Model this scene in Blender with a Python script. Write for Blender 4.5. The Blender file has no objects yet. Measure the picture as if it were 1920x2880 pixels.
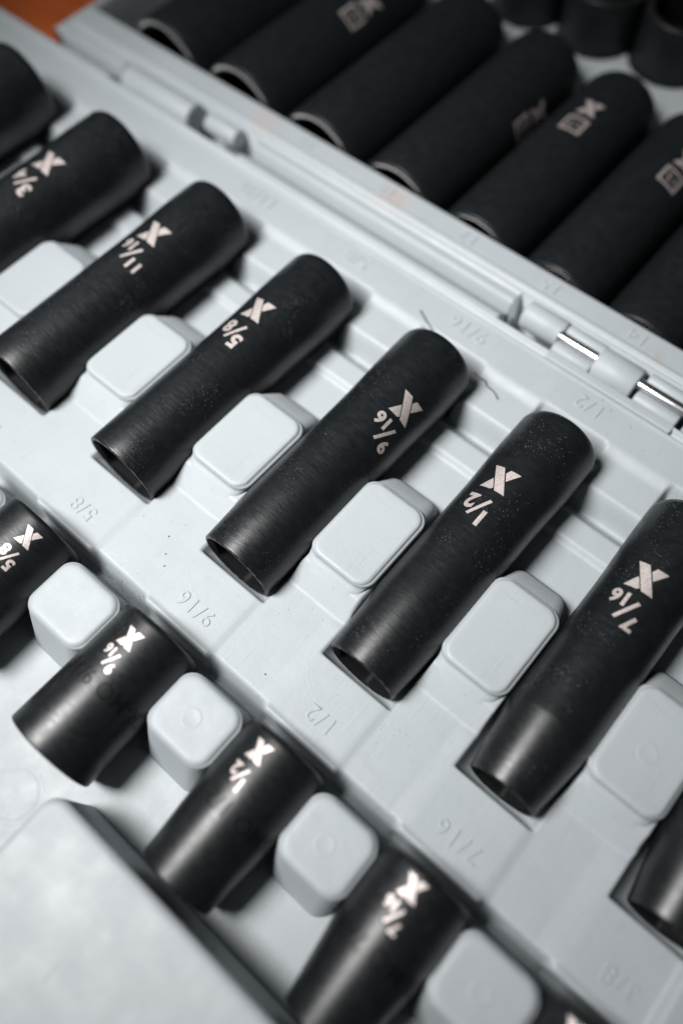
import bpy, bmesh, math, random
import numpy as np
from mathutils import Vector, Matrix

# ------------------------------------------------------------------ camera, world, lights, exposure
U = 0.00078                      # one layout unit is 0.78 mm; everything below is laid out in these units
sc = bpy.context.scene
COL = sc.collection
rng = random.Random(7)

cam_d = bpy.data.cameras.new('camera'); cam = bpy.data.objects.new('camera', cam_d); COL.objects.link(cam)
sc.camera = cam
F_PX = 2150.0
ax = np.array([0.7556, 0.5822, -.2998]); ay = np.array([.6545, -.6896, .31])
ax /= np.linalg.norm(ax); ay -= ax * (ax @ ay); ay /= np.linalg.norm(ay)
RC = np.stack([ax, ay, np.cross(ax, ay)], 1)          # image axes (x right, y down, z forward) <- place
CAM = -200.0 * RC.T @ np.array([0, 0, 1.0])
rot = Matrix([list(RC[0]), list(-RC[1]), list(-RC[2])]).transposed()
cam.matrix_world = Matrix.Translation(Vector(CAM * U)) @ rot.to_4x4()
cam_d.sensor_fit = 'HORIZONTAL'; cam_d.sensor_width = 24.0
cam_d.lens = 24.0 * F_PX / 1920.0
cam_d.clip_start = 0.005; cam_d.clip_end = 20.0
cam_d.dof.use_dof = True
cam_d.dof.focus_distance = 190.0 * U
cam_d.dof.aperture_fstop = cam_d.lens / (7.2 * U * 1000)
cam_d.dof.aperture_blades = 9

world = bpy.data.worlds.new('World'); sc.world = world; world.use_nodes = True
bg = world.node_tree.nodes['Background']
bg.inputs[0].default_value = (0.80, 0.91, 1.0, 1); bg.inputs[1].default_value = 0.026

def area(name, loc, target, size, power, color, spread=180):
    d = bpy.data.lights.new(name, 'AREA'); o = bpy.data.objects.new(name, d); COL.objects.link(o)
    d.shape = 'DISK'; d.size = size * U; d.energy = power; d.color = color
    d.spread = math.radians(spread)
    o.location = Vector(loc) * U
    o.rotation_euler = (Vector(target) - Vector(loc)).to_track_quat('-Z', 'Y').to_euler()
    return o
area('key_lamp', (-172, -172, 445), (-30, 24, 0), 195, 0.465, (1.0, 0.985, 0.97), 61)
area('left_fill', (-420, 60, 300), (-40, 0, 0), 300, .04, (.86, .94, 1.0))  # added weak fill to brighten the left and far side, no actual window

sc.view_settings.view_transform = 'Standard'; sc.view_settings.look = 'None'
sc.view_settings.exposure = 0.0; sc.view_settings.gamma = 1.0
sc.cycles.use_denoising = True
sc.cycles.max_bounces = 8

# ------------------------------------------------------------------ materials
def mat(name):
    m = bpy.data.materials.new(name); m.use_nodes = True
    nt = m.node_tree; b = nt.nodes['Principled BSDF']
    return m, nt, b
def N(nt, typ, **kw):
    n = nt.nodes.new(typ)
    for k, v in kw.items():
        if k.startswith('i_'):
            n.inputs[k[2:].replace('_', ' ')].default_value = v
        else: setattr(n, k, v)
    return n
def coords(nt, scale=(1, 1, 1)):
    t = N(nt, 'ShaderNodeTexCoord'); mp = N(nt, 'ShaderNodeMapping')
    mp.inputs['Scale'].default_value = tuple(s / U for s in scale)
    nt.links.new(t.outputs['Object'], mp.inputs['Vector'])
    return mp.outputs['Vector']
def noise(nt, vec, scale, detail=3, rough=.5):
    n = N(nt, 'ShaderNodeTexNoise'); n.inputs['Scale'].default_value = scale
    n.inputs['Detail'].default_value = detail; n.inputs['Roughness'].default_value = rough
    nt.links.new(vec, n.inputs['Vector']); return n.outputs['Fac']
def ramp(nt, fac, stops):
    r = N(nt, 'ShaderNodeValToRGB'); nt.links.new(fac, r.inputs['Fac'])
    e = r.color_ramp.elements
    while len(e) < len(stops): e.new(0.5)
    for el, (p, c) in zip(e, stops):
        el.position = p; el.color = (*c, 1) if len(c) == 3 else c
    return r.outputs['Color']
def mix(nt, fac, a, b, blend='MIX'):
    m = N(nt, 'ShaderNodeMix', data_type='RGBA', blend_type=blend)
    for sock, v in ((m.inputs[0], fac), (m.inputs[6], a), (m.inputs[7], b)):
        if isinstance(v, bpy.types.NodeSocket): nt.links.new(v, sock)
        elif isinstance(v, (int, float)): sock.default_value = v
        else: sock.default_value = (*v, 1)
    return m.outputs[2]
def math_n(nt, op, a, b=0.0, clamp=False):
    m = N(nt, 'ShaderNodeMath', operation=op, use_clamp=clamp)
    for sock, v in ((m.inputs[0], a), (m.inputs[1], b)):
        if isinstance(v, bpy.types.NodeSocket): nt.links.new(v, sock)
        else: sock.default_value = v
    return m.outputs[0]
def bump(nt, b, height, strength, dist, prev=None):
    n = N(nt, 'ShaderNodeBump'); n.inputs['Strength'].default_value = strength
    n.inputs['Distance'].default_value = dist * U
    nt.links.new(height, n.inputs['Height'])
    if prev is not None: nt.links.new(prev, n.inputs['Normal'])
    nt.links.new(n.outputs['Normal'], b.inputs['Normal'])
    return n.outputs['Normal']

def make_plastic(name, stains=(), brushed=0.0, rings=()):
    m, nt, b = mat(name)
    v = coords(nt)
    base = mix(nt, ramp(nt, noise(nt, v, .045, 4, .6), [(.3, (0, 0, 0)), (.75, (1, 1, 1))]),
               (.345, .377, .397), (.315, .346, .366))
    # greasy handling marks and grey rub marks
    sm = ramp(nt, noise(nt, coords(nt, (.6, 1.5, 1)), .16, 6, .68), [(.60, (0, 0, 0)), (.74, (1, 1, 1))])
    base = mix(nt, math_n(nt, 'MULTIPLY', sm, .42), base, (.30, .30, .30))
    sp = ramp(nt, noise(nt, v, 1.1, 2, .5), [(.735, (0, 0, 0)), (.78, (1, 1, 1))])
    base = mix(nt, math_n(nt, 'MULTIPLY', sp, .5), base, (.17, .16, .15))
    rub = ramp(nt, noise(nt, coords(nt, (2.6, .10, 1)), .55, 3, .6), [(.66, (0, 0, 0)), (.72, (1, 1, 1))])
    rub = math_n(nt, 'MULTIPLY', rub, ramp(nt, noise(nt, v, .05, 2, .5), [(.48, (0, 0, 0)), (.62, (1, 1, 1))]))
    base = mix(nt, math_n(nt, 'MULTIPLY', rub, .35), base, (.15, .15, .15))
    for (px, py, rad, amt, c) in stains:
        g = N(nt, 'ShaderNodeTexCoord')
        d = N(nt, 'ShaderNodeVectorMath', operation='DISTANCE'); nt.links.new(g.outputs['Object'], d.inputs[0])
        d.inputs[1].default_value = (px * U, py * U, 0)
        q = math_n(nt, 'DIVIDE', d.outputs['Value'], rad * U)
        q = math_n(nt, 'SUBTRACT', 1.25, q, True)
        q = math_n(nt, 'MULTIPLY', q, ramp(nt, noise(nt, v, .35, 4, .6), [(.38, (0, 0, 0)), (.6, (1, 1, 1))]), True)
        base = mix(nt, math_n(nt, 'MULTIPLY', q, amt), base, c)
    nt.links.new(base, b.inputs['Base Color'])
    rg = ramp(nt, noise(nt, v, .12, 5, .65), [(.3, (.42,) * 3), (.7, (.58,) * 3)])
    nt.links.new(rg, b.inputs['Roughness'])
    b.inputs['Specular IOR Level'].default_value = .4
    p = bump(nt, b, noise(nt, v, 2.2, 3, .55), .35, .10)
    p = bump(nt, b, noise(nt, coords(nt, (1, 1, .4)), .22, 3, .5), .3, .3, p)
    # shallow scratches and mould-drawing lines
    p = bump(nt, b, noise(nt, coords(nt, (2.2, .07, 1)), 1.0, 3, .5), .35 + brushed, .12, p)
    if rings:
        tot = None
        for (px, py, rad) in rings:
            g = N(nt, 'ShaderNodeTexCoord'); mp = N(nt, 'ShaderNodeMapping'); mp.inputs['Scale'].default_value = (1, 1, 0)
            nt.links.new(g.outputs['Object'], mp.inputs['Vector'])
            d = N(nt, 'ShaderNodeVectorMath', operation='DISTANCE'); nt.links.new(mp.outputs[0], d.inputs[0])
            d.inputs[1].default_value = (px * U, py * U, 0)
            q = math_n(nt, 'ABSOLUTE', math_n(nt, 'SUBTRACT', math_n(nt, 'DIVIDE', d.outputs['Value'], U), rad))
            q = math_n(nt, 'SUBTRACT', 1.0, math_n(nt, 'DIVIDE', q, .35), True)
            tot = q if tot is None else math_n(nt, 'ADD', tot, q)
        p = bump(nt, b, tot, .25, .05, p)
    return m

PLASTIC = make_plastic('grey_case_plastic', rings=[(x, -26.5, 15.0) for x in (-52, -9.0, 32, 72)], stains=[(-128, 6, 1, 0, (.5, .4, .35))], brushed=.1)
PLASTIC_LID = make_plastic('grey_lid_plastic', stains=[(-61, 96.5, 7, .55, (.40, .27, .21)), (-119, 96.5, 6, .5, (.45, .31, .25)), (36, 95.5, 3, .5, (.3, .25, .22))])
PLASTIC_PEG = make_plastic('grey_peg_plastic')

def make_black(name, col, rough, speck=.5, spec=.5):
    m, nt, b = mat(name)
    oi = N(nt, 'ShaderNodeObjectInfo')
    def shifted(scale=(1, 1, 1)):
        a = N(nt, 'ShaderNodeVectorMath', operation='ADD'); nt.links.new(coords(nt, scale), a.inputs[0])
        nt.links.new(math_n(nt, 'MULTIPLY', oi.outputs['Random'], 60.0), a.inputs[1]); return a.outputs[0]
    v = shifted()
    c = mix(nt, ramp(nt, noise(nt, v, .35, 4, .6), [(.35, (0, 0, 0)), (.7, (1, 1, 1))]), col, tuple(x * 1.6 for x in col))
    # fine dust: tiny pale specks, denser in patches
    vo = N(nt, 'ShaderNodeTexVoronoi'); vo.inputs['Scale'].default_value = 2.1; nt.links.new(v, vo.inputs['Vector'])
    dot = ramp(nt, vo.outputs['Distance'], [(.13, (1, 1, 1)), (.22, (0, 0, 0))])
    keep = N(nt, 'ShaderNodeSeparateColor'); nt.links.new(vo.outputs['Color'], keep.inputs[0])
    k = math_n(nt, 'GREATER_THAN', keep.outputs[0], .62)
    patch = ramp(nt, noise(nt, v, .09, 2, .5), [(.50, (0, 0, 0)), (.62, (1, 1, 1))])
    f = math_n(nt, 'MULTIPLY', math_n(nt, 'MULTIPLY', dot, k), math_n(nt, 'MULTIPLY', patch, speck))
    c = mix(nt, f, c, (.42, .42, .42))
    nt.links.new(c, b.inputs['Base Color'])
    rr = ramp(nt, noise(nt, shifted((.4, 2.0, .4)), .8, 4, .6), [(.3, (rough - .05,) * 3), (.7, (rough + .09,) * 3)])
    nt.links.new(rr, b.inputs['Roughness'])
    b.inputs['Specular IOR Level'].default_value = spec
    # lathe-turning marks round the barrel (stretched across, fine along the axis) and phosphate grain
    p = bump(nt, b, noise(nt, shifted((.3, 3.2, .3)), 1.0, 4, .6), .5, .05)
    p = bump(nt, b, noise(nt, v, 3.2, 2, .6), .45, .05, p)
    return m
BLACK = make_black('black_phosphate_steel', (.0046, .0058, .0067), .31, .4, .50)
BLACK_SHORT = make_black('matte_black_steel', (.0046, .0058, .0067), .34, .3, .44)
BLACK_LID = make_black('black_lid_steel', (.0058, .0073, .0083), .42, .1, .26)

m, nt, b = mat('worn_steel_edge'); WORN = m
b.inputs['Base Color'].default_value = (.72, .67, .65, 1); b.inputs['Metallic'].default_value = 1.0; b.inputs['Roughness'].default_value = .20

m, nt, b = mat('dull_worn_edge'); DULL = m
nt.links.new(ramp(nt, noise(nt, coords(nt), .7, 4, .65), [(.46, (.008, .008, .009)), (.66, (.16, .13, .12))]), b.inputs['Base Color'])
b.inputs['Metallic'].default_value = .8; b.inputs['Roughness'].default_value = .36

m, nt, b = mat('laser_etched_marking'); ETCH = m
v = coords(nt)
nt.links.new(ramp(nt, noise(nt, v, 1.6, 5, .75), [(.32, (.44, .385, .37)), (.65, (.68, .615, .595))]), b.inputs['Base Color'])
b.inputs['Metallic'].default_value = .62; b.inputs['Roughness'].default_value = .50
bump(nt, b, noise(nt, v, 3.5, 2, .6), .5, .05)

m, nt, b = mat('stamped_recess'); STAMP = m
b.inputs['Base Color'].default_value = (.004, .004, .0045, 1); b.inputs['Roughness'].default_value = .42; b.inputs['Specular IOR Level'].default_value = .22

m, nt, b = mat('dark_bore'); BORE = m
b.inputs['Base Color'].default_value = (.004, .0045, .005, 1); b.inputs['Roughness'].default_value = .6; b.inputs['Specular IOR Level'].default_value = .12

m, nt, b = mat('bright_steel_pin'); PIN = m
v = coords(nt)
b.inputs['Base Color'].default_value = (.78, .79, .80, 1); b.inputs['Metallic'].default_value = 1.0
nt.links.new(ramp(nt, noise(nt, coords(nt, (.15, 3, 3)), 1.0, 4, .6), [(.3, (.18,) * 3), (.7, (.34,) * 3)]), b.inputs['Roughness'])

m, nt, b = mat('orange_brown_wood'); WOOD = m
v = coords(nt, (.05, .6, .6))
nt.links.new(ramp(nt, noise(nt, v, .5, 6, .6), [(.3, (.46, .092, .020)), (.7, (.76, .175, .045))]), b.inputs['Base Color'])
b.inputs['Roughness'].default_value = .6; b.inputs['Specular IOR Level'].default_value = .2

m, nt, b = mat('black_hair_fibre'); HAIR = m
b.inputs['Base Color'].default_value = (.012, .011, .011, 1); b.inputs['Roughness'].default_value = .5
m, nt, b = mat('dark_grit'); GRIT = m
b.inputs['Base Color'].default_value = (.03, .027, .025, 1); b.inputs['Roughness'].default_value = .8

# ------------------------------------------------------------------ helpers
def link(name, me, material=None, parent=None, loc=(0, 0, 0)):
    o = bpy.data.objects.new(name, me); COL.objects.link(o)
    if material is not None and len(me.materials) == 0: me.materials.append(material)
    o.location = Vector(loc) * U
    if parent is not None: o.parent = parent
    return o
def mesh(name, verts, faces, smooth=True, sharp=None):
    me = bpy.data.meshes.new(name)
    me.from_pydata([(x * U, y * U, z * U) for x, y, z in verts], [], faces)
    if smooth:
        me.shade_smooth()
        if sharp: me.set_sharp_from_angle(angle=math.radians(sharp))
    me.validate(); return me
def empty(name, loc, parent=None):
    o = bpy.data.objects.new(name, None); COL.objects.link(o); o.location = Vector(loc) * U
    o.empty_display_size = .005
    if parent is not None: o.parent = parent
    return o
def tag(o, label, cat, group=None):
    o['label'] = label; o['category'] = cat
    if group: o['group'] = group

def sstep(a, b, x):
    t = np.clip((x - a) / (b - a), 0, 1); return t * t * (3 - 2 * t)

def grid_mesh(name, xs, ys, Z, skip=None, skirt=None):
    nx, ny = len(xs), len(ys)
    X, Y = np.meshgrid(xs, ys)
    co = np.stack([X, Y, Z], -1).reshape(-1, 3) * U
    i = np.arange(nx * ny).reshape(ny, nx)
    q = np.stack([i[:-1, :-1], i[:-1, 1:], i[1:, 1:], i[1:, :-1]], -1).reshape(-1, 4)
    if skip is not None: q = q[~skip[:-1, :-1].reshape(-1)]
    me = bpy.data.meshes.new(name)
    me.vertices.add(len(co)); me.vertices.foreach_set('co', co.astype(np.float32).ravel())
    me.loops.add(q.size); me.loops.foreach_set('vertex_index', q.astype(np.int32).ravel())
    me.polygons.add(len(q)); me.polygons.foreach_set('loop_start', np.arange(0, q.size, 4, dtype=np.int32))
    me.polygons.foreach_set('loop_total', np.full(len(q), 4, dtype=np.int32))
    me.update(calc_edges=True); me.shade_smooth(); me.validate()
    return me

# text -> flat mesh polygons (curve fill), as verts/faces in layout units
_glyph = {}
def glyph(text, height, bold=0.0):
    key = (text, bold)
    if key not in _glyph:
        cu = bpy.data.curves.new('glyph', 'FONT'); cu.body = text; cu.size = 1.0; cu.resolution_u = 4
        cu.offset = bold; cu.align_x = 'CENTER'
        o = bpy.data.objects.new('glyph', cu)
        me = bpy.data.meshes.new_from_object(o)
        vs = [tuple(v.co) for v in me.vertices]; fs = [tuple(p.vertices) for p in me.polygons]
        bpy.data.objects.remove(o); bpy.data.curves.remove(cu); bpy.data.meshes.remove(me)
        _glyph[key] = (vs, fs)
    vs, fs = _glyph[key]
    xs = [v[0] for v in vs]; ys = [v[1] for v in vs]
    cx, cy = (min(xs) + max(xs)) / 2, (min(ys) + max(ys)) / 2
    s = height / 0.70
    return [((v[0] - cx) * s, (v[1] - cy) * s) for v in vs], fs

def wrap(polys, rad, name, material, parent, off=0.05, loc=(0, 0, 0), yc=0.0):
    """polys: list of (verts2d (s, v), faces); s runs round the barrel from its top, v along the axis"""
    bm = bmesh.new()
    for vs, fs in polys:
        bv = [bm.verts.new((x, y, 0)) for x, y in vs]
        for f in fs:
            try: bm.faces.new([bv[i] for i in f])
            except ValueError: pass
    lim = [v.co.x for v in bm.verts]
    a = math.floor(min(lim) / .7) * .7
    while a < max(lim):
        bmesh.ops.bisect_plane(bm, geom=bm.verts[:] + bm.edges[:] + bm.faces[:], plane_co=(a, 0, 0), plane_no=(1, 0, 0)); a += .7
    for v in bm.verts:
        r = rad(v.co.y) + off; th = v.co.x / rad(v.co.y)
        v.co = Vector((r * math.sin(th) * U, (v.co.y - yc) * U, r * math.cos(th) * U))
    bmesh.ops.recalc_face_normals(bm, faces=bm.faces)
    up = sum((f.normal.z for f in bm.faces))
    if up < 0: bmesh.ops.reverse_faces(bm, faces=bm.faces)
    me = bpy.data.meshes.new(name); bm.to_mesh(me); bm.free()
    return link(name, me, material, parent, loc)

def emboss(text, cx, cy, z, height, parent, material, name='size_number'):
    """raised rounded lettering reading towards -X, its top towards -Y"""
    cu = bpy.data.curves.new('n', 'FONT'); cu.body = text; cu.size = 1.0; cu.resolution_u = 3
    cu.align_x = 'CENTER'; cu.extrude = .050; cu.bevel_depth = .025; cu.bevel_resolution = 2; cu.offset = -.021
    cu.space_character = 1.12
    o = bpy.data.objects.new('n', cu); me = bpy.data.meshes.new_from_object(o)
    bpy.data.objects.remove(o); bpy.data.curves.remove(cu)
    me.name = name
    co = np.empty(len(me.vertices) * 3); me.vertices.foreach_get('co', co); co = co.reshape(-1, 3)
    s = height / .70
    c = (co.max(0) + co.min(0)) / 2
    out = np.stack([-(co[:, 0] - c[0]) * s, -(co[:, 1] - c[1]) * s, co[:, 2] * s], -1) * U
    me.vertices.foreach_set('co', out.ravel()); me.update(); me.materials.clear()
    me.shade_smooth(); me.set_sharp_from_angle(angle=math.radians(50))
    return link(name, me, material, parent, (cx, cy, z))

# ------------------------------------------------------------------ layout
# deep sockets: size, x, body radius, nose radius, taper start y, marking offset round the barrel, marking y
DEEP = [('13/16', -192.0, 14.3, 14.3, 0, .8, 26.0),
        ('3/4',   -142.2, 13.2, 13.2, 0, 1.4, 25.8),
        ('11/16', -96.2, 12.2, 12.2, 0, .3, 27.6),
        ('5/8',   -52.3, 11.4, 11.4, 0, -1.8, 27.4),
        ('9/16',  -9.6, 11.3, 10.6, -12.0, 7.3, 29.6),
        ('1/2',    31.6, 10.9,  9.6, -10.0, -3.5, 27.8),
        ('7/16',   71.7, 10.8,  8.4, -11.5, -2.6, 28.3),
        ('3/8',   112.0, 10.8,  8.2, -10.5, 1.0, 28.0)]
HEAD = .55                      # the drive ends of the deep sockets are this much thicker
SHORT = [('5/8',  -53.3, 11.9, 12.0, -70.0, 4.9, -58.5),
         ('9/16', -10.2, 11.5, 11.8, -66.0, -.9, -59.4),
         ('1/2',   30.7, 11.1,  9.5, -66.0, -3.0, -58.2),
         ('7/16',  70.4, 11.2,  8.3, -66.0, -1.9, -57.4),
         ('3/8',  111.0, 10.9,  8.0, -66.0, -5.5, -57.0)]
FLOOR = -9.0
D0, D1 = -29.4, 53.5            # deep sockets lie between these y
S0, S1 = -89.0, -53.2           # short ones
LID = [('22', -177.0, 18.4), ('21', -138.5, 17.9), ('19', -101.0, 17.2), ('18', -66.2, 16.3), ('17', -33.2, 15.5),
       ('15', -2.2, 14.8), ('14', 27.6, 14.2), ('13', 56.3, 13.8)]
LFLOOR = -28.0
L0, L1 = 103.4, 195.5
TABLE_Z = -33.0
pegx = [(a[1] + b[1]) / 2 + (b[2] - a[2]) * -.5 - .5 for a, b in zip(DEEP[:-1], DEEP[1:])]

# ------------------------------------------------------------------ table
tbl = mesh('table', [(-900, -700, 0), (900, -700, 0), (900, 900, 0), (-900, 900, 0)], [(0, 1, 2, 3)], False)
t = link('table', tbl, WOOD, None, (0, 0, TABLE_Z)); t['kind'] = 'structure'

# ------------------------------------------------------------------ the case: base tray
case = empty('socket_case', (0, 0, TABLE_Z + .1))
tag(case, 'pale grey plastic tool case lying open with moulded pockets and hinge', 'tool case')
CZ = -(TABLE_Z + .1)

xs = np.arange(-256, 152.01, .5); ys = np.arange(-150, 83.51, .5)
X, Y = np.meshgrid(xs, ys)
Z = np.full_like(X, -.9)
# raised number panels between the deep and the short pockets
for s in DEEP:
    p = sstep(s[1] - 18.7, s[1] - 10.2, X) * sstep(s[1] + 12.2, s[1] + 8.2, X) * sstep(-20, -25, Y)
    Z += .62 * p
Z += .25 * np.sin(X * .021 + 1) * np.sin(Y * .045)           # slight warping of the moulding
# ramps that rise to the retaining pegs
Z = np.maximum(Z, np.clip((Y + 22.6) * .66 - .9, -.9, 3.2) - .55 * np.exp(-((Y + 22.4) / 1.2) ** 2) * 0)
# floor behind the pegs, with a valley, a resting rib and the pads next to the rim
back = sstep(8.0, 11.0, Y)
prof = np.full_like(Y, -6.6)
prof += 1.5 * sstep(32.5, 34.5, Y) * sstep(42.5, 40.5, Y)
prof -= 2.2 * sstep(41.5, 44.5, Y) * sstep(49, 47, Y)
for px in pegx:
    hwp = 11.5 if px > -60 else 13.5
    w = sstep(-hwp, -hwp + 2.2, -np.abs(X - px)) * sstep(44.0, 49.6, Y)
    prof = np.maximum(prof, -9.5 + 8.1 * w)
Z = Z * (1 - back) + prof * back
# rim, with the strip that carries the hinge
rim = sstep(58.6, 63.0, Y)
for px in [d[1] for d in DEEP]:
    pass
rimz = .0 + .35 * np.exp(-((Y - 74.4) / .6) ** 2) - 1.1 * sstep(74.6, 75.2, Y) * sstep(76.7, 76.1, Y) + .45 * sstep(75.9, 76.8, Y)
rimz = rimz - .84 * np.clip(Y - 79.0, 0, 9) ** 1.05 * sstep(78.9, 79.6, Y)
Z = Z * (1 - rim) + rimz * rim
# short-socket area: floor below the deck edge
for_short = sstep(-50.1, -50.9, Y)
mid = np.ones_like(X)
for s in DEEP: mid = mid * (1 - sstep(12.5, 10.5, np.abs(X - s[1] + 1.3)))
edge_soft = sstep(-48.3, -52.0, Y)
fs = for_short * (1 - mid) + edge_soft * mid
fl = FLOOR + .5 * sstep(-72, -64, Y) * mid
fl = fl + .25 * np.sin(X * .09 + Y * .03)*.3
Z = Z * (1 - fs) + fl * fs
# bead along the deck edge behind each short socket
Z += .45 * (1 - mid) * np.exp(-((Y + 49.4) / .55) ** 2)
# sockets' cradles
for (sz, xc, r, rn, y0, a, b_) in DEEP:
    R_ = r + .30 + HEAD * sstep(D1 - 30, D1 - 12, Y); zc = FLOOR + .1 + r
    dx = np.abs(X - xc)
    cut = zc - np.sqrt(np.clip(R_ ** 2 - dx ** 2, 0, None))
    inside = (dx < R_) & (Y > D0 - 1.9) & (Y < D1 + 2.0 + 3.0 * (1 - (dx / R_) ** 2))
    Z = np.where(inside, np.minimum(Z, np.maximum(cut, FLOOR)), Z)
# ejector-pin ring on the floor and the long wall at the right
Rr = np.hypot(X + 13.5, Y + 102.5); Z -= .16 * np.exp(-((Rr - 6.3) / .5) ** 2)
w = sstep(118.6, 120.2, X) * sstep(-30, -33, Y)
Z = np.where(w > 0, Z * (1 - w) + 2.2 * w, Z)
# hinge slots in the tray side
for a, b2 in ((-6.2, 100.0), (-180.0, -114.0)):
    Z = np.where((X > a) & (X < b2) & (Y > 77.6), -26.0, Z)
# outside of the case
out = (X < -207) & (Y > 78.5 - 3.0 * sstep(-222, -207, X) * 0 )
cr = 8.0
out |= (X < -252) | (Y < -148) | (X > 150)
Z = np.where(out, TABLE_Z + 1.0, Z)
base = link('base_tray', grid_mesh('base_tray', xs, ys, Z), PLASTIC, case, (0, 0, CZ))

# raised storage platform in the corner
def rounded_box(x0, x1, y0, y1, z0, z1, rc, rb, seg=8):
    """rounded-corner block with a rounded top edge"""
    rings = []
    prof = [(0, z0)] + [(rb * (1 - math.cos(t)), z1 - rb + rb * math.sin(t)) for t in np.linspace(0, math.pi / 2, 7)]
    for ins, z in prof:
        ring = []
        for (cx, cy, a0) in ((x1 - rc, y1 - rc, 0), (x0 + rc, y1 - rc, 90), (x0 + rc, y0 + rc, 180), (x1 - rc, y0 + rc, 270)):
            for t in np.linspace(0, 90, seg + 1):
                a = math.radians(a0 + t); q = max(rc - ins, .01)
                ring.append((cx + q * math.cos(a), cy + q * math.sin(a), z))
        rings.append(ring)
    n = len(rings[0]); vs = [p for r in rings for p in r]; fs = []
    for k in range(len(rings) - 1):
        for i in range(n): fs.append((k * n + i, k * n + (i + 1) % n, (k + 1) * n + (i + 1) % n, (k + 1) * n + i))
    fs.append(tuple(range((len(rings) - 1) * n, len(rings) * n)))
    return vs, fs
vs, fs_ = rounded_box(-.7, 160, -170, -92.0, FLOOR - .5, 10.0, 4.6, 1.8)
link('storage_platform', mesh('storage_platform', vs, fs_, True, 35), PLASTIC_PEG, base)

# retaining pegs
def loft(sections, n=10, cap=True):
    """sections: (z, half width, y0, y1, corner radius)"""
    rings = []
    for (z, hw, y0, y1, rc) in sections:
        ring = []
        for (cx, cy, a0) in ((hw - rc, y1 - rc, 0), (-hw + rc, y1 - rc, 90), (-hw + rc, y0 + rc, 180), (hw - rc, y0 + rc, 270)):
            for t in np.linspace(0, 90, n + 1):
                a = math.radians(a0 + t); ring.append((cx + rc * math.cos(a), cy + rc * math.sin(a), z))
        rings.append(ring)
    m_ = len(rings[0]); vs = [p for r in rings for p in r]; fs = []
    for k in range(len(rings) - 1):
        for i in range(m_): fs.append((k * m_ + i, k * m_ + (i + 1) % m_, (k + 1) * m_ + (i + 1) % m_, (k + 1) * m_ + i))
    k = (len(rings) - 1) * m_
    c = len(vs); z = sections[-1][0] ; vs.append((0, (sections[-1][2] + sections[-1][3]) / 2, z - .12))
    for i in range(m_): fs.append((k + i, k + (i + 1) % m_, c))
    return vs, fs
def deep_peg(hw):
    return mesh('retaining_peg', *loft([
        (-9.5, hw - 2.0, -23.5, 21.5, 3.0), (-6.0, hw - 2.0, -23.3, 20.2, 3.0), (-.95, hw - 1.5, -22.6, 17.6, 3.2), (-.3, hw - 1.4, -21.2, 17.0, 3.4),
        (3.4, hw - .7, -16.4, 12.9, 3.6), (3.9, hw - .35, -15.4, 12.0, 3.8), (4.2, hw, -14.9, 11.6, 4.0), (4.7, hw + .12, -14.7, 11.5, 4.1), (5.1, hw, -14.75, 11.4, 4.0), (5.32, hw - .38, -14.8, 11.1, 3.9),
        (5.40, hw - .62, -14.75, 10.9, 3.8), (5.75, hw - .74, -14.6, 10.7, 3.7), (6.05, hw - .95, -14.4, 10.5, 3.6), (6.22, hw - 1.3, -14.05, 10.15, 3.4), (6.27, hw - 1.8, -13.5, 9.6, 3.1), (6.24, hw - 2.8, -12.4, 8.6, 2.4)]), True, 62)
def short_peg(hw):
    return mesh('retaining_peg', *loft([
        (-9.6, hw - .4, -76.0, -52.9, 4.0), (-8.6, hw - .5, -75.4, -53.0, 4.0), (3.2, hw - .2, -71.4, -54.0, 4.2), (4.2, hw, -70.8, -54.2, 4.4), (4.7, hw + .12, -70.6, -54.2, 4.4), (5.1, hw, -70.7, -54.3, 4.3), (5.32, hw - .38, -70.7, -54.4, 4.2),
        (5.40, hw - .62, -70.6, -54.5, 4.0), (5.75, hw - .78, -70.4, -54.7, 3.9), (6.1, hw - 1.1, -70.0, -55.0, 3.8), (6.27, hw - 1.6, -69.5, -55.5, 3.5), (6.3, hw - 2.3, -68.8, -56.2, 3.0), (6.28, hw - 3.4, -67.5, -57.5, 2.0)]), True, 62)
def ring_mark(r, w, h):
    vs, fs = [], []; n = 40
    for rr, z in ((r + w, 0), (r + w * .5, h), (r, h * .9), (r - w * .8, 0.02)):
        for i in range(n):
            a = 2 * math.pi * i / n; vs.append((rr * math.cos(a), rr * math.sin(a), z))
    for k in range(3):
        for i in range(n): fs.append((k * n + i, k * n + (i + 1) % n, (k + 1) * n + (i + 1) % n, (k + 1) * n + i))
    fs.append(tuple(3 * n + i for i in range(n)))
    return mesh('ejector_mark', vs, fs)
RING = ring_mark(2.0, .5, .07)
for k, (px, a, b2) in enumerate(zip(pegx, DEEP[:-1], DEEP[1:])):
    gap = b2[1] - a[1]
    hw = (gap - math.sqrt(a[2] ** 2 - 8) - math.sqrt(b2[2] ** 2 - 8)) / 2 - .3
    p = link('retaining_peg', deep_peg(hw), PLASTIC_PEG, base, (px, 0, 0))
    p.rotation_euler.z = math.radians(rng.uniform(-.3, .3))
    if k == 6: link('ejector_mark', RING, PLASTIC_PEG, p, (-.3, -3.2, 6.16))
for k, (a, b2) in enumerate(zip(SHORT[:-1], SHORT[1:])):
    px = (a[1] + b2[1]) / 2 + (a[2] - b2[2]) * .5; gap = b2[1] - a[1]
    hw = (gap - math.sqrt(a[2] ** 2 - 8) - math.sqrt(b2[2] ** 2 - 8)) / 2 + .1
    p = link('retaining_peg', short_peg(hw), PLASTIC_PEG, base, (px, 0, 0))
    if k >= 1: link('ejector_mark', RING, PLASTIC_PEG, p, (-.5, -62.8, 6.2))
p = link('retaining_peg', short_peg(9.6), PLASTIC_PEG, base, (-75.2, 0, 0))

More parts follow.
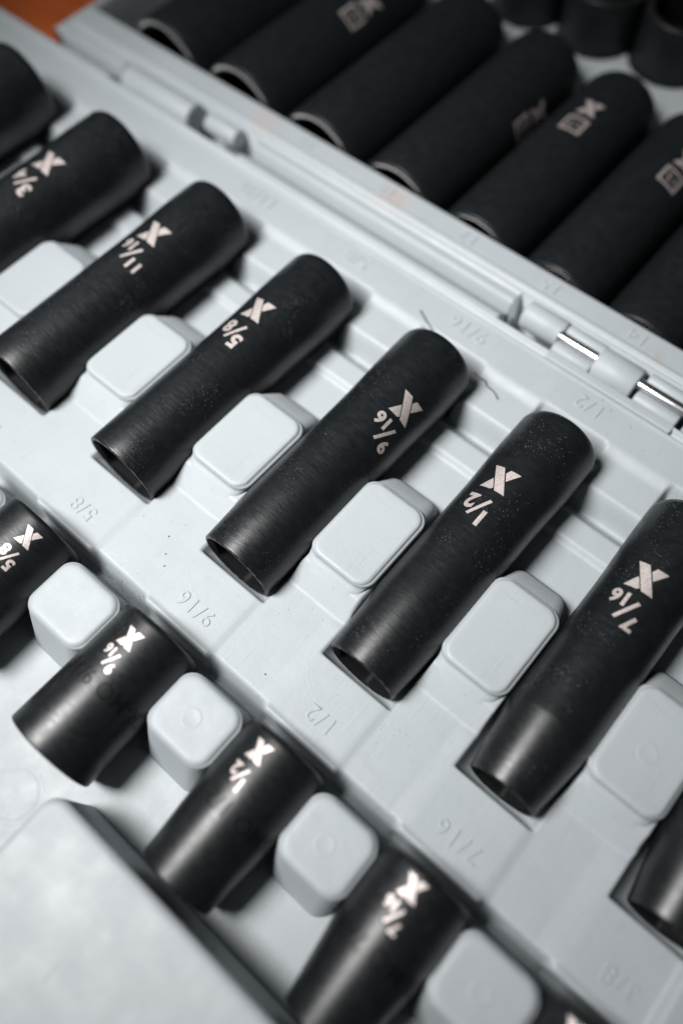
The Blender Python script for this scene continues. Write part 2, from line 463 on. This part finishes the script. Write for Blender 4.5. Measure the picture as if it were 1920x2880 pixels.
# raised numbers on the deck and on the rim
for s in DEEP[2:]:
    emboss(s[0], s[1] - .8, -43.4, -.28 - .20 + .25 * math.sin((s[1] - .8) * .021 + 1) * math.sin(-43.4 * .045), 4.1, base, PLASTIC_PEG)
for s in DEEP[2:]:
    emboss(s[0], s[1] - .8, 68.8, -.22, 4.6, base, PLASTIC_PEG)

# ------------------------------------------------------------------ lid tray
xl = np.arange(-218, 110.01, .6); yl = np.concatenate([np.arange(83.9, 104, .4), np.arange(104, 330, 1.0)])
X, Y = np.meshgrid(xl, yl)
Z = np.clip((86.2 - Y) / 2.3, 0, 1) ** 2.4 * -4.5 + .35 - .45 * np.exp(-((Y - 88.6) / .5) ** 2) + .55 * np.exp(-((Y - 90.2) / .7) ** 2)
Z = Z - 1.3 * sstep(90.9, 91.4, Y) * sstep(92.7, 92.2, Y) - .35 * sstep(91.8, 92.6, Y) + .4 * np.exp(-((Y - 93.3) / .6) ** 2)
w = sstep(102.0, 102.9, Y); Z = Z * (1 - w) + LFLOOR * w
for_deck = sstep(L1 + .5, L1 + 2, Y); Z = Z * (1 - for_deck) - 13.0 * for_deck
for q, a in enumerate(LID):
    dx = np.abs(X - a[1]); zc = LFLOOR + a[2] + .1
    cut = np.where(dx < a[2] + .3, zc - np.sqrt(np.clip((a[2] + .3) ** 2 - dx ** 2, 0, None)), 99)
    Z = np.where((Y > L1 - 2) & (Y < L1 + 1.2), np.minimum(Z, np.maximum(cut, LFLOOR)), Z)
UPR = [(-95.5, 227.0, 15.6), (-64.2, 228.0, 15.4), (-33.3, 231.0, 15.2), (-2.5, 233.5, 15.0)]
for (ux, uy, ur) in UPR:
    Z = np.where(np.hypot(X - ux, Y - uy) < ur + .4, LFLOOR, Z)
for a, b2 in ((-6.2, 100.0), (-180.0, -114.0)):
    Z = np.where((X > a) & (X < b2) & (Y < 89.8), -26.0, Z)
side = sstep(-213.5, -216.0, X); Z = Z * (1 - side) + side * 0.2
wall = (X < -217.5); Z = np.where(wall, TABLE_Z + 1.0, Z)
Z = np.where((X < -205) & (X > -213.5) & (Y > 102.9), np.minimum(Z, -4), Z)
skip = np.hypot(X + 33.3, Y - 231) < 9
lid = link('lid_tray', grid_mesh('lid_tray', xl, yl, Z, skip), PLASTIC_LID, case, (0, 0, CZ))
for s in LID[2:]:
    emboss(s[0], s[1] + .8, 97.6, -.22, 4.6, lid, PLASTIC_PEG)

# ------------------------------------------------------------------ hinge
def tube_x(x0, x1, r, bev, name, seg=40, arc=None):
    prof = [(x0, r - bev), (x0 + bev * .3, r - bev * .3), (x0 + bev, r), (x1 - bev, r), (x1 - bev * .3, r - bev * .3), (x1, r - bev)]
    vs, fs = [], []
    for x, rr in prof:
        for i in range(seg):
            a = 2 * math.pi * i / seg; vs.append((x, rr * math.cos(a), rr * math.sin(a)))
    for k in range(len(prof) - 1):
        for i in range(seg): fs.append((k * seg + i, k * seg + (i + 1) % seg, (k + 1) * seg + (i + 1) % seg, (k + 1) * seg + i))
    fs.append(tuple(reversed(range(seg)))); fs.append(tuple((len(prof) - 1) * seg + i for i in range(seg)))
    bm = bmesh.new(); me = mesh(name, vs, fs)
    bm.from_mesh(me); bmesh.ops.recalc_face_normals(bm, faces=bm.faces); bm.to_mesh(me); bm.free()
    me.set_sharp_from_angle(angle=math.radians(50)); return me
HY, HZ = 83.7, -2.4
def barrel(x0, x1, y=HY, z=HZ, r=5.4, bev=.8, name='hinge_barrel', m_=PLASTIC_PEG, par=None):
    return link(name, tube_x(x0, x1, r, bev, name), m_, par or base, (0, y, z))
def rail(x0, x1):
    # cradle beside the pin on each side, and the raised lip along the tray
    for yy, rr in ((79.9, 2.3), (87.5, 2.3)):
        barrel(x0, x1, yy, -.9, rr, .6, 'hinge_rail')
for (A, s) in ((0.0, 1),):
    def seg(a, b2): return (A + a, A + b2) if s > 0 else (A - b2, A - a)
    barrel(*seg(-1.9, 11.8), y=HY + 2.9, r=4.3, par=lid)
    rail(*seg(11.9, 24.6))
    barrel(*seg(24.2, 37.6), r=5.7, y=HY + .3)
    rail(*seg(38.9, 52.4))
    if s > 0:
        barrel(54.2, 67.5, y=HY + .7, par=lid); rail(67.6, 80); barrel(80, 94)
    lo, hi = seg(11.0, 53.6 if s < 0 else 80)
    link('hinge_pin', tube_x(lo, hi, 1.75, .5, 'hinge_pin', 24), PIN, base, (0, HY, .3))
    # raised lip between tray rim and hinge
    lo, hi = seg(12.0, 52.6)
    vs, fs_ = rounded_box(lo, hi, 74.9, 77.9, -3, .75, .8, .5, 4)
    link('hinge_lip', mesh('hinge_lip', vs, fs_, True, 40), PLASTIC_PEG, base)

barrel(-175.2, -140.8, r=5.2, y=HY + .4, par=lid)
barrel(-136.2, -121.5, y=HY + 2.6, r=3.4, par=lid)

# ------------------------------------------------------------------ sockets
def socket_mesh(L, prof, hexr, hexd, sqr, seg=96, BLACK=BLACK, worn=True):
    """lathe along +y from 0 to L; a hexagonal bore opens at y = 0, a square drive hole at y = L"""
    ths = np.linspace(0, 2 * math.pi, seg, endpoint=False)
    def poly(n, r):      # in-circle radius r
        a = (ths + .13) % (2 * math.pi / n) - math.pi / n
        return np.minimum(r / np.cos(a), r * 1.13)
    rings = []
    ra = prof[0][1]
    rings.append((hexd, poly(6, hexr * .55))); rings.append((hexd, poly(6, hexr)))
    rings.append((.9, poly(6, hexr))); rings.append((.18, np.full(seg, hexr * 1.16)))
    rings.append((0.0, np.full(seg, hexr * 1.16 + .15)))
    for y, r in prof: rings.append((y, np.full(seg, r)))
    rings.append((L, np.full(seg, sqr * 1.6))); rings.append((L, poly(4, sqr))); rings.append((L - 12, poly(4, sqr))); rings.append((L - 12, poly(4, sqr * .4)))
    vs, fs = [], []
    for y, rr in rings:
        for th, r in zip(ths, rr): vs.append((r * math.sin(th), y, r * math.cos(th)))
    for k in range(len(rings) - 1):
        for i in range(seg): fs.append((k * seg + i, (k + 1) * seg + i, (k + 1) * seg + (i + 1) % seg, k * seg + (i + 1) % seg))
    n0 = len(rings) - 1
    fs.append(tuple(range(seg))); fs.append(tuple(n0 * seg + i for i in reversed(range(seg))))
    me = mesh('body', vs, fs)
    bm = bmesh.new(); bm.from_mesh(me); bmesh.ops.recalc_face_normals(bm, faces=bm.faces); bm.to_mesh(me); bm.free()
    me.materials.append(BLACK); me.materials.append(BORE); me.materials.append(DULL)
    mi = np.zeros(len(me.polygons), np.int32); mi[:seg * 3] = 1; mi[len(rings) * seg - 3 * seg:] = 1; mi[len(rings) * seg - seg] = 1; mi[seg * 3:seg * 8] = 2 if worn else 0
    me.polygons.foreach_set('material_index', mi)
    me.shade_smooth(); me.set_sharp_from_angle(angle=math.radians(28)); return me

EMB = [[(-3.7, 3.5), (-.95, 3.5), (3.6, -3.55), (.75, -3.55)],
       [(-3.55, -3.75), (-1.6, -.35), (.12, -3.05), (-.4, -3.6)],
       [(.30, 2.15), (.95, 3.5), (3.85, 3.6), (1.65, .05)]]
def markings(thing, size, s0, y0, k, rad, loc, stamp=None, boxed=False):
    """emblem at (s0, y0) round / along the barrel, the size lettering towards -y; k scales it"""
    polys = [([(s0 + x * k, y0 + y * k) for x, y in p], [tuple(range(len(p)))]) for p in EMB]
    wrap(polys, rad, 'emblem', ETCH, thing, loc=loc)
    polys = []
    def put(ch, x, y, h, bold=.042):
        vs, fs = glyph(ch, h * k, bold)
        polys.append(([(s0 + x * k - a, y0 + y * k - b) for a, b in vs], fs))
    if boxed:
        q = 3.9
        for rect in ((-q, -q, q, -q + .95), (-q, q - .95, q, q), (-q, -q + .95, -q + .95, q - .95), (q - .95, -q + .95, q, q - .95)):
            a, b_, c, d = rect
            polys.append(([(s0 + x * k, y0 - 9.9 * k + y * k) for x, y in ((a, b_), (c, b_), (c, d), (a, d))], [(0, 1, 2, 3)]))
        put(size, 0, -9.9, 3.6, .0)
    else:
        num, den = size.split('/')
        if len(num) == 1: put(num, 2.7, -12.0, 4.3 if len(den) == 1 else 3.6)
        else: put(num[0], 5.2, -12.0, 3.5); put(num[1], 2.6, -12.0, 3.5)
        if len(den) == 1: put(den, -2.5, -8.6, 4.3)
        else: put(den[0], -.9, -7.2, 3.5); put(den[1], -3.4, -7.2, 3.5)
        sl = [(-1.35, -6.5), (-.45, -6.5 - .2)]
        sl = [(1.75, -6.3), (2.6, -6.6), (-.55, -12.6), (-1.4, -12.3)]
        polys.append(([(s0 + x * k, y0 + y * k) for x, y in sl], [(0, 1, 2, 3)]))
    wrap(polys, rad, 'size_marking', ETCH, thing, loc=loc)
    if stamp:
        vs, fs = glyph(stamp[0], stamp[3], .004)
        wrap([([(stamp[1] - a, stamp[2] - b) for a, b in vs], fs)], rad, 'stamped_lettering', STAMP, thing, off=.03, loc=loc)

def lathe_profile(L, r, rn, yt, chA, chB, head=0.0):
    """outer outline from nose (0) to drive end (L): rn at the nose, r from yt on"""
    p = [(0.0, rn - chA)]
    for t in np.linspace(15, 90, 4): p.append((chA * (1 - math.cos(math.radians(t))), rn - chA + chA * math.sin(math.radians(t))))
    if yt is not None and abs(r - rn) > .05:
        p += [(yt - 1.0, r - (r - rn) * 1.0 / max(yt, 1)), (yt - .3, r - .02), (yt, r)]
    if head:
        for yy in np.linspace((yt or 4) + 3, L - 33, 6): p.append((yy, r))
        for t in np.linspace(0, 1, 9): p.append((L - 31 + 20.0 * t, r + head * t * t * (3 - 2 * t)))
        r = r + head; p.append((L - chB - .5, r))
    else:
        for yy in np.linspace((yt or 4) + 3, L - chB - .5, 8): p.append((yy, r))
    for t in np.linspace(0, 90, 9): p.append((L - chB + chB * math.sin(math.radians(t)), r - chB * .62 * (1 - math.cos(math.radians(t)))))
    return p
def rad_fn(y0, L, r, rn, yt, head=0.0):
    def f(y):
        q = y - y0
        t = min(max((q - (L - 31)) / 20.0, 0), 1)
        if head and t > 0: return r + head * t * t * (3 - 2 * t)
        return r if (yt is None or q >= yt) else rn + (r - rn) * q / yt
    return f

D_LABEL = {'13/16': 'largest black deep socket, cut off at the far left edge of the tray',
           '3/4': 'blurred black deep socket marked 3/4, next to the largest one at left',
           '11/16': 'thick black deep socket marked 11/16 between the 3/4 and 5/8 deep ones',
           '5/8': 'black deep socket marked 5/8 in the row along the hinge',
           '9/16': 'black deep socket marked 9/16 with its marking half in shade',
           '1/2': 'black deep socket marked 1/2 in sharp focus in the hinge row',
           '7/16': 'black deep socket marked 7/16 with a tapered nose near the right edge',
           '3/8': 'rightmost deep socket of the hinge row, only its dark tapered nose visible'}
S_LABEL = {'5/8': 'short black socket marked 5/8 cut off by the left picture edge',
           '9/16': 'short black socket marked 9/16 with stamped lettering round its middle',
           '1/2': 'short tapered black socket marked 1/2 beside the raised platform',
           '7/16': 'short tapered black socket marked 7/16, blurred, at the bottom',
           '3/8': 'short black socket at the bottom right corner, only its top end showing'}
for (sz, xc, r, rn, yt, s0, ym) in DEEP:
    zc = FLOOR + .1 + r; L = D1 - D0
    t = empty('deep_socket', (xc, (D0 + D1) / 2, FLOOR + .1)); tag(t, D_LABEL[sz], 'socket', 'deep sockets along the hinge')
    off = (0, -(D1 - D0) / 2, r)
    ytl = (yt - D0) if rn != r else None
    me = socket_mesh(L, lathe_profile(L, r, rn, ytl, .45, 3.0, HEAD), rn * .79, 26, 4.6)
    o = link('body', me, BLACK, t, off); o.rotation_euler.y = 0
    markings(t, sz, s0, ym, 1.0, rad_fn(D0, L, r, rn, ytl, HEAD), (0, -(D0 + D1) / 2, r))
for (sz, xc, r, rn, yt, s0, ym) in SHORT:
    L = S1 - S0
    t = empty('short_socket', (xc, (S0 + S1) / 2, FLOOR + .1)); tag(t, S_LABEL[sz], 'socket', 'short sockets beside the platform')
    me = socket_mesh(L, lathe_profile(L, r, rn, yt - S0, .5, 1.4), rn * .74, 14, 4.6, BLACK=BLACK_SHORT)
    link('body', me, BLACK_SHORT, t, (0, -L / 2, r))
    markings(t, sz, s0, ym, .64, rad_fn(S0, L, r, rn, yt - S0), (0, -(S0 + S1) / 2, r),
             stamp=None if sz in ('5/8', '3/8') else ('CR-MO ' + sz, {'9/16': 4.6, '1/2': 7.0, '7/16': 2.0}[sz], -71.1, 3.7))

L_LABEL = {'22': 'big dark socket in the lid, leftmost one seen at the top edge', '21': 'dark lid socket with a boxed marking cut by the top edge',
           '19': 'dark lid socket whose rim shows above the widest grey stain', '18': 'dark lid socket between the boxed 17 one and the broad one left of it',
           '17': 'dark lid socket with a boxed 17 marking, lying above the raised 17', '15': 'dark lid socket with a boxed marking cut by the right picture edge',
           '14': 'dark lid socket lying above the raised number 14 on the lid rim', '13': 'dark lid socket in the right corner, cut off by the picture edge'}
for (sz, xc, r) in LID:
    L = L1 - L0
    t = empty('long_socket', (xc, (L0 + L1) / 2, LFLOOR + .1)); tag(t, L_LABEL[sz], 'socket', 'big sockets lying in the lid')
    me = socket_mesh(L, lathe_profile(L, r, r, None, 1.0, 6.0), r * .755, 40, 6.2, BLACK=BLACK_LID, worn=False)
    b_ = link('body', me, BLACK_LID, t, (0, -L / 2, r))
    # worn bright ring round the mouth
    seg = 64; vs, fs_ = [], []
    for rr, yy in ((r * .875, .02), (r * .89, -.10), (r - 1.0, -.06), (r - .62, .18), (r - .26, .64), (r - .06, 1.05)):
        for i in range(seg):
            a = 2 * math.pi * i / seg; vs.append((rr * math.sin(a), yy, rr * math.cos(a)))
    for k in range(5):
        for i in range(seg): fs_.append((k * seg + i, k * seg + (i + 1) % seg, (k + 1) * seg + (i + 1) % seg, (k + 1) * seg + i))
    link('mouth_ring', mesh('mouth_ring', vs, fs_), WORN, t, (0, -L / 2, r))
    ms = {'21': (11.0, 164.5), '17': (-.8, 168.5), '15': (5.8, 169.3), '18': (19.5, 166)}.get(sz)
    if ms: markings(t, sz, ms[0], ms[1], 1.0, lambda y, r=r: r, (0, -(L0 + L1) / 2, r), boxed=True)
for k, (ux, uy, ur) in enumerate(UPR):
    t = empty('upright_socket', (ux, uy, LFLOOR + .1))
    tag(t, ['dark socket standing upright in the lid, beyond the top edge', 'dark upright socket in the lid with its mouth at the top edge',
            'dark upright socket in the top right corner with brown inside its mouth', 'rightmost dark upright socket at the top right corner'][k], 'socket', 'sockets standing upright in the lid')
    L = 35.0
    me = socket_mesh(L, lathe_profile(L, ur, ur, None, .9, 1.6), ur * .78, 16, 6.0, BLACK=BLACK_LID, worn=False)
    o = link('body', me, BLACK_LID, t, (0, 0, L)); o.rotation_euler.x = math.radians(-90)
    vs, fs_ = [], []; seg = 64
    for rr, zz in ((ur * .84, .05), (ur - 1.5, .08), (ur - .9, .03)):
        for i in range(seg):
            a = 2 * math.pi * i / seg; vs.append((rr * math.cos(a), rr * math.sin(a), zz))
    for q in range(2):
        for i in range(seg): fs_.append((q * seg + i, q * seg + (i + 1) % seg, (q + 1) * seg + (i + 1) % seg, (q + 1) * seg + i))
    link('mouth_ring', mesh('mouth_ring', vs, fs_), DULL, t, (0, 0, L))

# ------------------------------------------------------------------ hairs and grit
def hair(pts, r, label):
    cu = bpy.data.curves.new('hair', 'CURVE'); cu.dimensions = '3D'; cu.bevel_depth = r * U; cu.bevel_resolution = 1; cu.resolution_u = 6
    sp = cu.splines.new('NURBS'); sp.points.add(len(pts) - 1); sp.order_u = 3; sp.use_endpoint_u = True
    for p, q in zip(sp.points, pts): p.co = (q[0] * U, q[1] * U, q[2] * U, 1)
    o = bpy.data.objects.new('hair', cu); me = bpy.data.meshes.new_from_object(o); bpy.data.objects.remove(o); bpy.data.curves.remove(cu)
    me.materials.clear(); h = link('hair', me, HAIR); tag(h, label, 'hair', 'stray hairs')
hair([(-25.6, 65.4, .4), (-22.5, 63.6, .6), (-19.5, 62.3, .5), (-16.0, 61.0, 0), (-12.5, 59.5, -1.5)], .20, 'short black curved hair lying over the rim edge behind the 9/16 deep socket')
hair([(-.5, 58.4, -.9), (2.2, 57.8, -.95), (4.2, 58.2, -1.0), (5.0, 56.8, -1.1), (8.0, 57.0, -1.1), (10.2, 55.4, -1.15)], .20, 'kinked black hair on the pad right of the 9/16 deep socket end')
hair([(-31.5, 20.5, -7.6), (-29.5, 24.2, -7.4), (-28.0, 26.5, -7.2), (-27.0, 29.0, -7.5), (-29.5, 32, -7.3)], .14, 'thin bent fibre on the pocket floor left of the 9/16 deep socket')
hair([(2.0, 36.5, -6.1), (3.6, 33.6, -6.6), (7.5, 31.4, -7.7), (11, 30.6, -7.7), (15.5, 31.2, -7.7)], .16, 'long thin fibre on the pocket floor between the 9/16 and 1/2 deep sockets')

gv, gf = [], []
def speck(x, y, z, s):
    b0 = len(gv); a = rng.uniform(0, 6)
    for i in range(4): gv.append((x + s * math.cos(a + i * 1.57) * rng.uniform(.6, 1.2), y + s * math.sin(a + i * 1.57) * rng.uniform(.6, 1.2), z))
    gv.append((x, y, z + s * .8))
    for i in range(4): gf.append((b0 + i, b0 + (i + 1) % 4, b0 + 4))
for (x, y) in [(-27, -38), (-24.8, -40.5), (-22.5, -36.2), (-21.8, -36.4), (-30, -34), (-16, -33.6), (69.5, -44.5), (14, -44), (-8, -49), (33, 73), (36.5, 71.6), (14.5, 74.2), (50, 66), (44, 70), (-90, 68)]:
    speck(x, y, 0.05 if y > -25 else -.75, rng.uniform(.16, .34))
for _ in range(70):
    speck(rng.uniform(-45, -22), rng.gauss(-51.8, 1.0), -2, rng.uniform(.08, .2))
for _ in range(60):
    y = rng.uniform(-50, -24); x = rng.choice([-32, 10, 51]) + rng.uniform(-8, 8)
    speck(x, y, -.85, rng.uniform(.05, .14))
for _ in range(50): speck(rng.uniform(-60, 60), rng.uniform(63.5, 74), .05, rng.uniform(.06, .16))
g = link('grit', mesh('grit', gv, gf, False), GRIT); g['kind'] = 'stuff'; g['label'] = 'scattered dark grit and dust specks on the grey plastic'
